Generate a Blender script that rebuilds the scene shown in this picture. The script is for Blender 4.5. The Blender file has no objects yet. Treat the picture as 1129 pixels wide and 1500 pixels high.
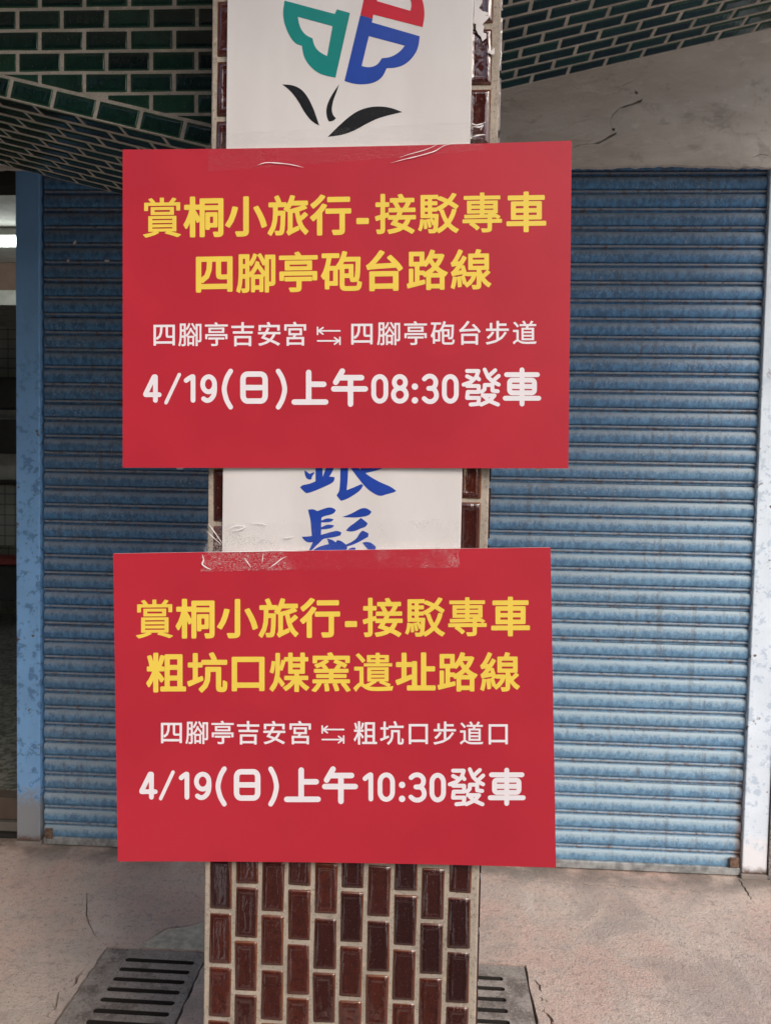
import bpy, bmesh, math, random
import numpy as np
from math import sin, cos, tan, atan, atan2, pi, radians, hypot, sqrt
from mathutils import Vector, Matrix
from mathutils.geometry import delaunay_2d_cdt

random.seed(11)
S = bpy.context.scene
C = S.collection

# ------------------------------------------------------------------ camera
F, CX, CY = 1100.0, 564.5, 750.0          # photograph is 1129 x 1500
YAW, PITCH, ROLL, EYE = radians(3.0), radians(2.5), radians(1.1), 1.55
fw = Vector((-sin(YAW)*cos(PITCH), cos(YAW)*cos(PITCH), -sin(PITCH)))
rt0 = Vector((cos(YAW), sin(YAW), 0)); up0 = rt0.cross(fw)
R_ = rt0*cos(ROLL) + up0*sin(ROLL)
U_ = -rt0*sin(ROLL) + up0*cos(ROLL)
cd = bpy.data.cameras.new('camera'); cam = bpy.data.objects.new('camera', cd); C.objects.link(cam)
cam.matrix_world = Matrix(((R_.x, U_.x, -fw.x, 0), (R_.y, U_.y, -fw.y, 0), (R_.z, U_.z, -fw.z, EYE), (0, 0, 0, 1)))
cd.sensor_fit = 'VERTICAL'; cd.sensor_height = 36; cd.sensor_width = 27
cd.lens = 36*F/1500
cd.clip_start = 0.05; cd.clip_end = 500
cd.dof.use_dof = True; cd.dof.focus_distance = 1.43; cd.dof.aperture_fstop = 8
S.camera = cam

# ------------------------------------------------------------------ light
SUN_EL, SUN_AZ = radians(41), radians(38)   # azimuth: degrees to the right of straight behind the camera
w = bpy.data.worlds.new('World'); S.world = w; w.use_nodes = True
nt = w.node_tree
sky = nt.nodes.new('ShaderNodeTexSky'); sky.sky_type = 'NISHITA'; sky.sun_disc = False
sky.sun_elevation = SUN_EL; sky.sun_rotation = pi - SUN_AZ
sky.air_density = 1.0; sky.dust_density = 2.6; sky.ozone_density = 1.0
bg = nt.nodes['Background']; bg.inputs['Strength'].default_value = 0.15
nt.links.new(sky.outputs[0], bg.inputs['Color'])
sd = bpy.data.lights.new('sun', 'SUN'); sd.energy = 1.25; sd.angle = radians(28); sd.color = (1.0, 0.91, 0.82)
so = bpy.data.objects.new('sun', sd); C.objects.link(so)
sv = Vector((sin(SUN_AZ)*cos(SUN_EL), -cos(SUN_AZ)*cos(SUN_EL), sin(SUN_EL)))
so.rotation_euler = sv.to_track_quat('Z', 'Y').to_euler(); so.location = sv*20
S.view_settings.view_transform = 'Standard'; S.view_settings.look = 'None'
S.view_settings.exposure = 0.52; S.view_settings.gamma = 1; S.view_settings.use_curve_mapping = False
S.render.engine = 'CYCLES'
S.cycles.max_bounces = 8; S.cycles.transparent_max_bounces = 12

# ------------------------------------------------------------------ measuring: a point of the photograph on a plane of the place
def onY(px, py, Y):
    d = fw + R_*((px-CX)/F) + U_*((CY-py)/F)
    return Vector((0, 0, EYE)) + d*(Y/d.y)
def onZ(px, py, Z):
    d = fw + R_*((px-CX)/F) + U_*((CY-py)/F)
    return Vector((0, 0, EYE)) + d*((Z-EYE)/d.z)

# ------------------------------------------------------------------ object helpers
def tag(o, label=None, cat=None, group=None, kind=None):
    if label: o['label'] = label
    if cat: o['category'] = cat
    if group: o['group'] = group
    if kind: o['kind'] = kind
    return o
def empty(name, loc, label, cat, group=None):
    o = bpy.data.objects.new(name, None); C.objects.link(o); o.location = loc
    o.empty_display_size = 0.05
    return tag(o, label, cat, group)
def link(name, me, parent=None, mat=None, M=None):
    """parent's matrix is a pure translation; M is the world matrix wanted"""
    o = bpy.data.objects.new(name, me); C.objects.link(o)
    if mat is not None and len(me.materials) == 0: me.materials.append(mat)
    W = M if M is not None else Matrix.Identity(4)
    if parent is not None:
        o.parent = parent
        p = Vector((0, 0, 0)); q = parent
        chain = Matrix.Identity(4)
        while q is not None:
            chain = q.matrix_basis @ chain; q = q.parent
        W = chain.inverted() @ W
    o.matrix_basis = W
    return o
def mesh(name, V, Fc, smooth=False):
    me = bpy.data.meshes.new(name); me.from_pydata([tuple(v) for v in V], [], Fc); me.update()
    if smooth:
        me.polygons.foreach_set('use_smooth', [True]*len(me.polygons))
    return me
def box(name, x0, x1, y0, y1, z0, z1, mat, parent=None, bev=0.0, seg=2):
    bm = bmesh.new()
    bmesh.ops.create_cube(bm, size=1)
    cx, cy, cz = (x0+x1)/2, (y0+y1)/2, (z0+z1)/2
    for v in bm.verts:
        v.co = Vector((v.co.x*(x1-x0), v.co.y*(y1-y0), v.co.z*(z1-z0)))
    if bev: bmesh.ops.bevel(bm, geom=list(bm.edges), offset=bev, segments=seg, affect='EDGES', profile=0.5)
    me = bpy.data.meshes.new(name); bm.to_mesh(me); bm.free()
    return link(name, me, parent, mat, Matrix.Translation((cx, cy, cz)))

def region(loops):
    """triangulate the even-odd inside of 2D loops"""
    vs, es = [], []
    for L in loops:
        n = len(vs)
        vs += [Vector(p) for p in L]
        es += [(n+i, n+(i+1) % len(L)) for i in range(len(L))]
    ov, oe, of, *_ = delaunay_2d_cdt(vs, es, [], 0, 1e-7)
    P = np.array([[v.x, v.y] for v in ov]); T = np.array([list(f) for f in of])
    c = P[T].mean(1)
    A = np.array([vs[a][:] for a, b in es]); B = np.array([vs[b][:] for a, b in es]); d = B-A
    cy = c[:, 1:2]; cr = (A[:, 1] > cy) != (B[:, 1] > cy)
    xx = A[:, 0]+(cy-A[:, 1])/np.where(abs(d[:, 1]) < 1e-12, 1e-12, d[:, 1])*d[:, 0]
    ins = ((cr & (xx > c[:, 0:1])).sum(1) % 2) == 1
    return P, T[ins]
def slab_region(loops, depth, f):
    """plate from 2D loops: f(u, v, w) gives the 3D point, w runs 0 (face) to depth (back); walls along every loop"""
    P, T = region(loops)
    V = [f(p[0], p[1], 0) for p in P]; Fc = [list(map(int, t)) for t in T]
    for L in loops:
        n = len(V); m = len(L)
        V += [f(p[0], p[1], 0) for p in L] + [f(p[0], p[1], depth) for p in L]
        Fc += [[n+i, n+(i+1) % m, n+m+(i+1) % m, n+m+i] for i in range(m)]
    return V, Fc

# ------------------------------------------------------------------ materials
class NB:
    def __init__(s, name):
        s.m = bpy.data.materials.new(name); s.m.use_nodes = True
        s.t = s.m.node_tree; s.p = s.t.nodes['Principled BSDF']; s.out = s.t.nodes['Material Output']
    def n(s, typ, **kw):
        nd = s.t.nodes.new('ShaderNode'+typ)
        for k, v in kw.items(): setattr(nd, k, v)
        return nd
    def l(s, a, b): s.t.links.new(a, b)
    def val(s, nd, i, v):
        if hasattr(v, 'is_linked') or isinstance(v, bpy.types.NodeSocket): s.l(v, nd.inputs[i])
        else: nd.inputs[i].default_value = v
    def pos(s): return s.n('NewGeometry').outputs['Position']
    def obj(s): return s.n('TexCoord').outputs['Object']
    def rnd(s): return s.n('ObjectInfo').outputs['Random']
    def sep(s, v):
        nd = s.n('SeparateXYZ'); s.l(v, nd.inputs[0]); return nd.outputs
    def mapp(s, v, scale=(1, 1, 1), loc=(0, 0, 0)):
        nd = s.n('Mapping'); s.l(v, nd.inputs[0]); nd.inputs['Scale'].default_value = scale
        if isinstance(loc, tuple): nd.inputs['Location'].default_value = loc
        else: s.l(loc, nd.inputs['Location'])
        return nd.outputs[0]
    def noise(s, v, scale, detail=4, rough=0.55, dist=0.0):
        nd = s.n('TexNoise'); s.l(v, nd.inputs['Vector']); nd.inputs['Scale'].default_value = scale
        nd.inputs['Detail'].default_value = detail; nd.inputs['Roughness'].default_value = rough
        nd.inputs['Distortion'].default_value = dist
        return nd.outputs[0]
    def vor(s, v, scale, feat='F1', out=0):
        nd = s.n('TexVoronoi', feature=feat); s.l(v, nd.inputs['Vector']); nd.inputs['Scale'].default_value = scale
        return nd.outputs[out]
    def ramp(s, fac, a, b, lo=0.0, hi=1.0):
        nd = s.n('MapRange'); s.l(fac, nd.inputs[0]); nd.interpolation_type = 'SMOOTHSTEP'
        nd.inputs[1].default_value = a; nd.inputs[2].default_value = b
        nd.inputs[3].default_value = lo; nd.inputs[4].default_value = hi
        return nd.outputs[0]
    def mix(s, fac, a, b, mode='MIX'):
        nd = s.n('Mix', data_type='RGBA', blend_type=mode)
        if isinstance(fac, (int, float)): nd.inputs[0].default_value = fac
        else: s.l(fac, nd.inputs[0])
        for i, q in ((6, a), (7, b)):
            if isinstance(q, tuple): nd.inputs[i].default_value = (*q, 1)
            else: s.l(q, nd.inputs[i])
        return nd.outputs[2]
    def math(s, op, a, b=0.0):
        nd = s.n('Math', operation=op)
        for i, q in ((0, a), (1, b)):
            if isinstance(q, (int, float)): nd.inputs[i].default_value = q
            else: s.l(q, nd.inputs[i])
        return nd.outputs[0]
    def bump(s, h, strength=0.5, dist=0.002, normal=None):
        nd = s.n('Bump'); s.l(h, nd.inputs['Height']); nd.inputs['Strength'].default_value = strength
        nd.inputs['Distance'].default_value = dist
        if normal is not None: s.l(normal, nd.inputs['Normal'])
        return nd.outputs[0]
    def done(s, col=None, rough=None, normal=None, metal=None, spec=None, coat=None):
        def put(k, v):
            if v is None: return
            if isinstance(v, tuple): s.p.inputs[k].default_value = (*v, 1)
            elif isinstance(v, (int, float)): s.p.inputs[k].default_value = v
            else: s.l(v, s.p.inputs[k])
        put('Base Color', col); put('Roughness', rough); put('Metallic', metal)
        put('Specular IOR Level', spec); put('Coat Weight', coat)
        if normal is not None: s.l(normal, s.p.inputs['Normal'])
        return s.m
def plain(name, col, rough=0.5, metal=0.0, var=0.12, scale=12):
    b = NB(name); n = b.noise(b.pos(), scale, 5)
    dark = tuple(c*(1-var) for c in col); lite = tuple(min(1, c*(1+var)) for c in col)
    return b.done(b.mix(b.ramp(n, .3, .7), dark, lite), rough, b.bump(n, .15, .001), metal)

def m_glaze(name, c_mid, c_dark, c_edge, rough=0.09, wave=0.5, spec=.85):
    b = NB(name); P = b.pos(); r = b.rnd()
    at = b.n('Attribute', attribute_name='edge').outputs['Fac']
    n1 = b.noise(P, 60, 3); n2 = b.noise(P, 9, 2)
    col = b.mix(b.ramp(r, 0, 1), c_mid, c_dark)
    col = b.mix(b.ramp(n1, .35, .7, 0, .5), col, c_dark)
    col = b.mix(b.math('MULTIPLY', b.ramp(at, .35, 1.0), b.ramp(n2, .3, .6, .4, 1)), col, c_edge)
    grime = b.ramp(b.noise(P, 240, 4, .7), .60, .72)
    col = b.mix(b.math('MULTIPLY', grime, .22), col, (.28, .24, .2))
    wv = b.math('ADD', b.noise(b.mapp(b.obj(), (110, 22, 22), b.n('ObjectInfo').outputs['Location']), 1, 2, .5, .8), b.math('MULTIPLY', b.noise(P, 30, 2, .5, .6), .7)); pit = b.ramp(b.noise(P, 520, 2), .66, .72)
    nm = b.bump(wv, wave, .0017); nm = b.bump(b.math('SUBTRACT', 0.0, pit), .3, .0006, nm)
    return b.done(col, b.math('ADD', rough, b.math('MULTIPLY', grime, .4)), nm, 0, spec)
BROWN = m_glaze('brown_glaze', (.070, .014, .008), (.026, .006, .005), (.17, .055, .014), .07, .62)
GREEN = m_glaze('green_glaze', (.009, .042, .027), (.004, .014, .012), (.035, .12, .06), .12, .45, .4)

def m_grout(name, col):
    b = NB(name); P = b.pos()
    n = b.noise(P, 220, 5, .7); n2 = b.noise(P, 7, 4); n3 = b.noise(P, 45, 4)
    c = b.mix(b.ramp(n2, .3, .7), tuple(x*.72 for x in col), col)
    c = b.mix(b.ramp(n, .53, .66, 0, .8), c, tuple(x*.35 for x in col))
    c = b.mix(b.ramp(b.noise(P, 22, 5, .7), .54, .68, 0, .6), c, tuple(x*.5 for x in col))
    c = b.mix(b.ramp(n3, .58, .7, 0, .5), c, (min(1, col[0]*1.35), col[1]*1.25, col[2]*1.1))
    return b.done(c, .9, b.bump(n, .8, .0015))
GROUT = m_grout('pillar_grout', (.44, .375, .30)); GROUT2 = m_grout('beam_grout', (.56, .50, .42))

def m_board():
    b = NB('red_print'); P = b.pos()
    n = b.noise(P, 5, 2); g = b.noise(P, 900, 2)
    c = b.mix(b.ramp(n, .3, .7), (.44, .020, .036), (.49, .023, .040))
    return b.done(c, .42, b.bump(b.math('ADD', b.math('MULTIPLY', g, .25), b.noise(P, 9, 2)), .12, .0015), 0, .35)
RED = m_board()
FOAM = plain('foam_core', (.72, .60, .58), .7)
YELLOW = plain('yellow_print', (.86, .63, .085), .4, var=.03)
WHITEP = plain('white_print', (.84, .79, .81), .4, var=.02)
def m_panel():
    b = NB('white_acrylic'); P = b.pos()
    sm = b.noise(b.mapp(P, (1, 1, .35)), 7, 4)
    sp = b.ramp(b.noise(P, 260, 2), .74, .78)
    c = b.mix(b.ramp(sm, .3, .75), (.66, .625, .60), (.74, .71, .685))
    c = b.mix(b.math('MULTIPLY', sp, .5), c, (.3, .27, .23))
    return b.done(c, .22, b.bump(b.noise(P, 4, 2), .1, .002), 0, .5)
PANEL = m_panel()
def m_paint(name, col, worn=None):
    b = NB(name); P = b.pos(); n = b.noise(P, 160, 4)
    c = b.mix(b.ramp(b.noise(P, 14, 3), .3, .7), tuple(x*.88 for x in col), col)
    if worn: c = b.mix(b.ramp(n, .60, .68, 0, .8), c, worn)
    return b.done(c, .3)
TEAL = m_paint('teal_film', (.0, .24, .21)); BLUEF = m_paint('blue_film', (.012, .058, .36))
REDF = m_paint('red_film', (.58, .006, .022)); BLACKF = m_paint('black_film', (.006, .006, .006), (.035, .03, .025))
INK = m_paint('blue_ink', (.018, .06, .36))

def m_slat():
    b = NB('shutter_paint'); P = b.pos(); O = b.obj()
    ps = b.sep(P); os_ = b.sep(O); r = b.rnd()
    st = b.mapp(P, (1, 1, 2.2))
    n_big = b.noise(st, 3.2, 5, .6); n_mid = b.noise(b.mapp(P, (1.3, 1, .8)), 44, 7, .74); n_fine = b.noise(P, 130, 5, .7)
    lit_dust = b.ramp(b.math('SUBTRACT', b.math('ADD', ps[2], b.math('MULTIPLY', n_big, .9)), b.math('MULTIPLY', ps[0], .55)), 2.45, .75)      # paler downward and rightward: fall of light painted in, over dust
    col = b.mix(b.ramp(n_mid, .40, .62), (.035, .115, .24), (.075, .25, .49))
    col = b.mix(b.math('MULTIPLY', r, .35), col, (.08, .14, .21))
    col = b.mix(b.math('MULTIPLY', lit_dust, b.ramp(n_mid, .38, .66, .35, .8)), col, (.22, .42, .60))
    # dust lying on the upper curve of each slat
    dust = b.math('MULTIPLY', b.ramp(b.math('ADD', os_[2], b.math('ADD', b.math('MULTIPLY', b.math('SUBTRACT', n_mid, .5), .035), b.math('MULTIPLY', b.math('SUBTRACT', n_fine, .5), .05))), .040, .062), b.ramp(lit_dust, 0, 1, .45, .85))
    col = b.mix(dust, col, b.mix(lit_dust, (.38, .37, .345), (.37, .48, .54)))
    rib = b.math('MULTIPLY', b.ramp(os_[2], .0075, .010), b.ramp(os_[2], .0185, .016))
    col = b.mix(b.math('MULTIPLY', rib, .6), col, (.34, .34, .33))
    # rubbed and chipped patches
    chip = b.math('MULTIPLY', b.ramp(n_fine, .56, .66), b.ramp(n_big, .45, .62))
    col = b.mix(b.math('MULTIPLY', chip, .8), col, (.42, .45, .46))
    chalk = b.math('MULTIPLY', b.ramp(b.noise(b.mapp(P, (1, 1, 3)), 70, 5, .75), .62, .70), .8)
    col = b.mix(b.math('MULTIPLY', chalk, b.ramp(b.noise(P, 2.4, 3), .45, .6)), col, (.5, .52, .52))
    drip = b.math('MULTIPLY', b.ramp(b.noise(b.mapp(P, (38, 38, 1.6)), 1, 4, .6), .54, .68), b.ramp(n_big, .35, .6))
    col = b.mix(b.math('MULTIPLY', drip, .45), col, (.10, .10, .10))
    # rust in the grooves and at the right-hand end
    g = b.math('MULTIPLY', b.ramp(b.noise(P, 40, 5, .7), .5, .68), b.ramp(os_[2], .024, .018))
    col = b.mix(b.math('MULTIPLY', g, .85), col, (.13, .065, .035))
    endr = b.math('MULTIPLY', b.ramp(b.math('ADD', ps[0], b.math('MULTIPLY', n_mid, .10)), 1.29, 1.34), b.ramp(ps[2], .55, .1))
    col = b.mix(endr, col, (.20, .10, .05))
    nm = b.bump(b.math('ADD', n_fine, b.math('MULTIPLY', n_mid, 2)), .35, .0015)
    return b.done(col, b.ramp(n_mid, .3, .7, .38, .62), nm, 0, .5)
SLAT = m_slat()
def m_post(name, c1, c2, bare, base_h):
    b = NB(name); P = b.pos(); ps = b.sep(P)
    n = b.noise(P, 30, 6, .68, .3); nf = b.noise(P, 110, 5, .7); nb = b.noise(P, 4, 3)
    hz = b.ramp(ps[2], 2.4, 1.5)
    c = b.mix(b.ramp(nb, .3, .7), c1, tuple(min(1, x*1.15) for x in c1))
    pk = b.math('MULTIPLY', b.ramp(n, .53, .58), hz)
    c = b.mix(b.math('MULTIPLY', pk, .6), c, c2)
    c = b.mix(b.math('MULTIPLY', b.math('MULTIPLY', b.ramp(nf, .62, .68), hz), .6), c, (.50, .52, .52))
    c = b.mix(b.math('MULTIPLY', b.ramp(b.noise(P, 24, 5, .6), .63, .69), hz), c, (.13, .085, .07))
    c = b.mix(b.ramp(b.math('ADD', ps[2], b.math('MULTIPLY', n, .25)), base_h+.18, base_h+.08), c, bare)
    c = b.mix(b.ramp(b.math('ADD', ps[2], b.math('MULTIPLY', n, .06)), .085, .045), c, (.11, .055, .03))
    return b.done(c, .5, b.bump(b.math('ADD', n, nf), .4, .002))
POSTL = m_post('blue_frame_paint', (.20, .42, .74), (.055, .15, .34), (.28, .30, .33), .20)
POSTR = m_post('pale_frame_paint', (.68, .78, .88), (.40, .52, .66), (.82, .84, .88), .14)

def m_concrete(name, a, c_, dark, scale=1.0):
    b = NB(name); P = b.pos()
    st = b.mapp(P, (1, 1, 2.6))
    n = b.noise(st, 3.5*scale, 7, .62, .3); nf = b.noise(P, 90, 6, .7); n2 = b.noise(st, 11*scale, 5, .6, .8)
    c = b.mix(b.ramp(n, .32, .68), a, c_)
    c = b.mix(b.ramp(n2, .60, .74, 0, .55), c, dark)
    c = b.mix(b.ramp(n2, .40, .28, 0, .35), c, tuple(min(1, x*1.4) for x in c_))
    c = b.mix(b.ramp(nf, .60, .75, 0, .35), c, dark)
    c = b.mix(b.ramp(b.noise(b.mapp(P, (1, 1, 1.6)), 6, 7, .7, .4), .55, .66, 0, .5), c, (.36, .33, .29))
    c = b.mix(b.ramp(b.noise(b.mapp(P, (1, 1, 2.2), (3, 1, 2)), 9, 6, .7), .58, .66, 0, .45), c, (.86, .84, .79))
    ps = b.sep(P)
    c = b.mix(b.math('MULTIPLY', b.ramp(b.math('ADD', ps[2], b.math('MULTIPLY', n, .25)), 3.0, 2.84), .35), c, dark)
    h = b.math('ADD', b.math('MULTIPLY', n2, 1.6), b.math('MULTIPLY', nf, .35))
    return b.done(c, .85, b.bump(h, .7, .006))
CONC = m_concrete('render_plaster', (.64, .60, .54), (.76, .73, .67), (.38, .34, .29))
def m_floor():
    b = NB('pink_cement'); P = b.pos(); ps = b.sep(P)
    n = b.noise(P, 1.6, 7, .62, .3); n2 = b.noise(P, 7, 6, .65); n3 = b.noise(P, 46, 5, .7)
    c = b.mix(b.ramp(n, .34, .66), (.56, .38, .315), (.60, .495, .42))
    c = b.mix(b.ramp(n2, .42, .68, 0, .65), c, (.44, .39, .34))
    c = b.mix(b.ramp(b.noise(P, 30, 6, .75), .50, .66, 0, .4), c, (.60, .50, .45))
    c = b.mix(b.ramp(b.noise(P, 3.1, 5), .56, .72, 0, .6), c, (.54, .38, .31))
    c = b.mix(b.ramp(n3, .52, .66, 0, .6), c, (.27, .21, .18))
    c = b.mix(b.ramp(b.noise(P, 18, 6, .7), .56, .70, 0, .55), c, (.24, .20, .175))
    gr = b.vor(P, 150); c = b.mix(b.ramp(gr, .26, .12, 0, .7), c, (.66, .57, .52))
    gd = b.vor(b.mapp(P, (1, 1, 1), (3.3, 1.7, 0)), 120); c = b.mix(b.ramp(gd, .24, .10, 0, .85), c, (.10, .07, .065))
    big = b.noise(b.mapp(P, (1, 1, 1), (4.1, 2.2, 0)), 2.3, 8, .68, .6)
    c = b.mix(b.ramp(big, .50, .62, 0, .55), c, (.33, .275, .24))
    c = b.mix(b.ramp(big, .40, .33, 0, .5), c, (.62, .55, .49))
    spot = b.ramp(b.vor(b.mapp(P, (1, 1, 1), (.7, .2, 0)), 9), .075, .045, 0, .55)
    c = b.mix(spot, c, (.20, .17, .15))
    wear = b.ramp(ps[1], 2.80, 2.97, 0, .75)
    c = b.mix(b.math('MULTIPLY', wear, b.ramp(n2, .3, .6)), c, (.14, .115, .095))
    h = b.math('ADD', b.math('MULTIPLY', n2, 2), b.math('ADD', n3, b.math('MULTIPLY', gr, -.5)))
    return b.done(c, b.ramp(n2, .3, .7, .62, .85), b.bump(h, .9, .003))
FLOOR = m_floor()
def m_iron():
    b = NB('grate_cement'); P = b.pos(); n = b.noise(P, 12, 6, .65); nf = b.noise(P, 120, 5, .75)
    c = b.mix(b.ramp(n, .32, .68), (.26, .22, .195), (.37, .325, .29))
    c = b.mix(b.ramp(b.noise(P, 9, 6, .7), .48, .62, 0, .7), c, (.12, .095, .08))
    c = b.mix(b.ramp(b.noise(P, 34, 5, .7), .56, .68, 0, .6), c, (.44, .38, .33))
    c = b.mix(b.ramp(nf, .55, .68, 0, .8), c, (.50, .46, .42))
    c = b.mix(b.ramp(nf, .45, .34, 0, .85), c, (.06, .052, .048))
    return b.done(c, .75, b.bump(b.math('ADD', nf, n), .8, .003))
GRATE = m_iron()
DARK = plain('dark_recess_shade', (.022, .018, .015), .95)  # near-black stands in for the shade inside slots and pits
PATCH = plain('pale_mortar', (.50, .455, .37), .9, var=.25, scale=30)
ROADM = plain('pale_street_cement', (.33, .31, .28), .9, var=.3, scale=40)
SLABM = plain('painted_ceiling', (.78, .76, .72), .9)
FACADE = plain('facade_render', (.40, .37, .33), .9)
FACADE2 = plain('far_facade', (.50, .48, .45), .9); WINM = plain('far_window_glass', (.03, .035, .04), .1)
STONE = plain('speckled_stone', (.20, .19, .18), .7, var=.6, scale=150)

def m_tape(name, haze, hz):
    b = NB(name); P = b.pos()
    tr = b.n('BsdfTransparent'); gl = b.n('BsdfGlossy'); df = b.n('BsdfDiffuse')
    gl.inputs['Roughness'].default_value = .12; gl.inputs['Color'].default_value = (1, 1, 1, 1)
    df.inputs['Color'].default_value = (.8, .76, .74, 1)
    h1 = b.noise(b.mapp(P, (1, 1, 1.6)), 75, 4, .65, 1.8); h2 = b.noise(P, 14, 3, .6, .8)
    ridge = b.math('ABSOLUTE', b.math('SUBTRACT', h1, .5))
    line = b.ramp(ridge, .028, .004)
    nm = b.bump(b.math('ADD', b.math('MULTIPLY', h1, .6), h2), .9, .006)
    b.l(nm, gl.inputs['Normal']); b.l(nm, df.inputs['Normal'])
    fr = b.n('LayerWeight'); fr.inputs[0].default_value = .25; b.l(nm, fr.inputs['Normal'])
    cr = b.math('MULTIPLY', line, b.ramp(b.noise(P, 7, 3), hz, hz+.12))  # wrinkle highlights painted as pale lines
    fac = b.math('ADD', haze, b.math('MULTIPLY', cr, .5))
    mx = b.n('MixShader'); b.l(fac, mx.inputs[0]); b.l(tr.outputs[0], mx.inputs[1]); b.l(df.outputs[0], mx.inputs[2])
    m2 = b.n('MixShader'); b.l(b.math('ADD', b.math('MULTIPLY', fr.outputs['Fresnel'], .2), .002), m2.inputs[0])
    b.l(mx.outputs[0], m2.inputs[1]); b.l(gl.outputs[0], m2.inputs[2])
    b.l(m2.outputs[0], b.out.inputs['Surface'])
    return b.m
TAPE1 = m_tape('clear_tape', .004, .64); TAPE2 = m_tape('wrinkled_tape', .004, .47)
TAPEL = plain('tape_glint', (.92, .88, .87), .25, var=.05)  # near-white colour standing in for highlights on the tape's wrinkles
PAPER = plain('torn_paper', (.72, .68, .66), .8)

# ================================================================== LARGE STRUCTURE
YF = 1.42                                   # front of the pillar's tiles
PX0, PX1 = -0.416, 0.1195                   # pillar width
YB0, YB1 = 1.79, 2.30                       # tiled beam, front and back
YS = 3.00                                   # shutter
# ---- pavement with two drain pits and cracks let into it
def ell(pts, wd):
    """thin closed loop around a polyline (a crack)"""
    a, b_ = [], []
    n = len(pts)
    for i, p in enumerate(pts):
        q = pts[min(i+1, n-1)]; r = pts[max(i-1, 0)]
        d = Vector((q[0]-r[0], q[1]-r[1])); d.normalize(); nrm = Vector((-d.y, d.x))
        k = wd*(0.15 + sin(pi*i/(n-1)))*(0.7+.6*random.random())/2
        a.append((p[0]+nrm.x*k, p[1]+nrm.y*k)); b_.append((p[0]-nrm.x*k, p[1]-nrm.y*k))
    return a+b_[::-1]
def jag(p, q, n, amp):
    out = []
    for i in range(n+1):
        t = i/n
        out.append((p[0]+(q[0]-p[0])*t+random.uniform(-amp, amp)*(0 < i < n), p[1]+(q[1]-p[1])*t+random.uniform(-amp, amp)*(0 < i < n)))
    return out
def gpx(L):
    P = [tuple(onZ(x, y, 0).xy) for x, y in L]; out = []
    for a, b_ in zip(P[:-1], P[1:]): out += jag(a, b_, 4, .0022)[:-1]
    return out+[P[-1]]
def gpl(L): return [tuple(onZ(x, y, 0).xy) for x, y in L]
GL = (-1.006, -.676, 1.86, 2.345); GR = (.018, .348, 1.88, 2.362)      # drain covers x0, x1, y0, y1
def rect(x0, x1, y0, y1): return [(x0, y0), (x1, y0), (x1, y1), (x0, y1)]
def ragged(g, gap, n=16, amp=.003):
    x0, x1, y0, y1 = g[0]-gap, g[1]+gap, g[2]-gap, g[3]+gap
    L = []
    for a, b_ in (((x0, y0), (x1, y0)), ((x1, y0), (x1, y1)), ((x1, y1), (x0, y1)), ((x0, y1), (x0, y0))):
        L += jag(a, b_, n, amp)[:-1]
    return L
holes = [ragged(GL, .006), ragged(GR, .007)]
cr = []
cr.append(ell(gpx([(126, 1300), (128, 1322), (127, 1340), (130, 1352), (137, 1366), (143, 1374)]), .0035))
cr.append(ell(gpx([(212, 1380), (222, 1374), (232, 1367), (243, 1361), (256, 1358), (270, 1357), (284, 1354), (297, 1351)]), .007))
cr.append(ell(gpx([(184, 1352), (192, 1350), (199, 1346), (206, 1342)]), .0035))
cr.append(ell(gpx([(230, 1293), (240, 1290), (254, 1291)]), .003))
cr.append(ell([(x, y) for x, y in jag((-1.02, 2.26), (-1.045, 2.14), 8, .011)], .010))
cr.append(ell([(x, y) for x, y in jag((-1.06, 2.13), (-1.03, 2.02), 8, .011)], .009))
cr.append(ell(jag((.372, 2.30), (.385, 2.24), 6, .006), .006))
cr.append(ell(jag((.37, 2.22), (.398, 2.20), 6, .004), .006))
cr.append(ell(jag((.385, 2.18), (.41, 2.06), 9, .010), .008))
cr.append(ell(jag((.42, 2.88), (1.24, 2.865), 40, .004), .0045))
cr.append(ell(jag((1.27, 2.985), (1.25, 2.80), 14, .005), .006))
holes += cr
V, Fc = slab_region([rect(-7, 7, -2.0, 3.03)]+holes, .20, lambda u, v, w_: (u, v, -w_))
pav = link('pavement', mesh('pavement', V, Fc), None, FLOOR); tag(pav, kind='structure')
box('pavement_bed', -7, 7, -2.0, 3.03, -.30, -.20, DARK)['kind'] = 'structure'
V = [(-60, -60, -.12), (60, -60, -.12), (60, -2, -.12), (-60, -2, -.12)]
tag(link('road', mesh('road', V, [[0, 1, 2, 3]]), None, ROADM), kind='structure')

# ---- added out of view: dark sheet and pale strips for tile reflections
def sheet(name, x0, x1, y0, y1, z, mat, t=.003):
    V, Fc = slab_region([rect(x0, x1, y0, y1)], t, lambda u, v, w_: (u, v, z-w_))
    return tag(link(name, mesh(name, V, Fc), None, mat), kind='structure')
sheet('dark_reflected_sheet', -3.2, 2.4, -1.98, .78, .004, plain('reflect_dark', (.045, .045, .045), .8, var=.3, scale=60))
sheet('pale_reflected_strip', -1.05, -.72, -1.9, .70, .008, plain('reflect_pale', (.75, .75, .72), .6))
sheet('pale_reflected_strip', .55, .85, -1.9, .70, .008, plain('reflect_pale', (.75, .75, .72), .6))
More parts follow.
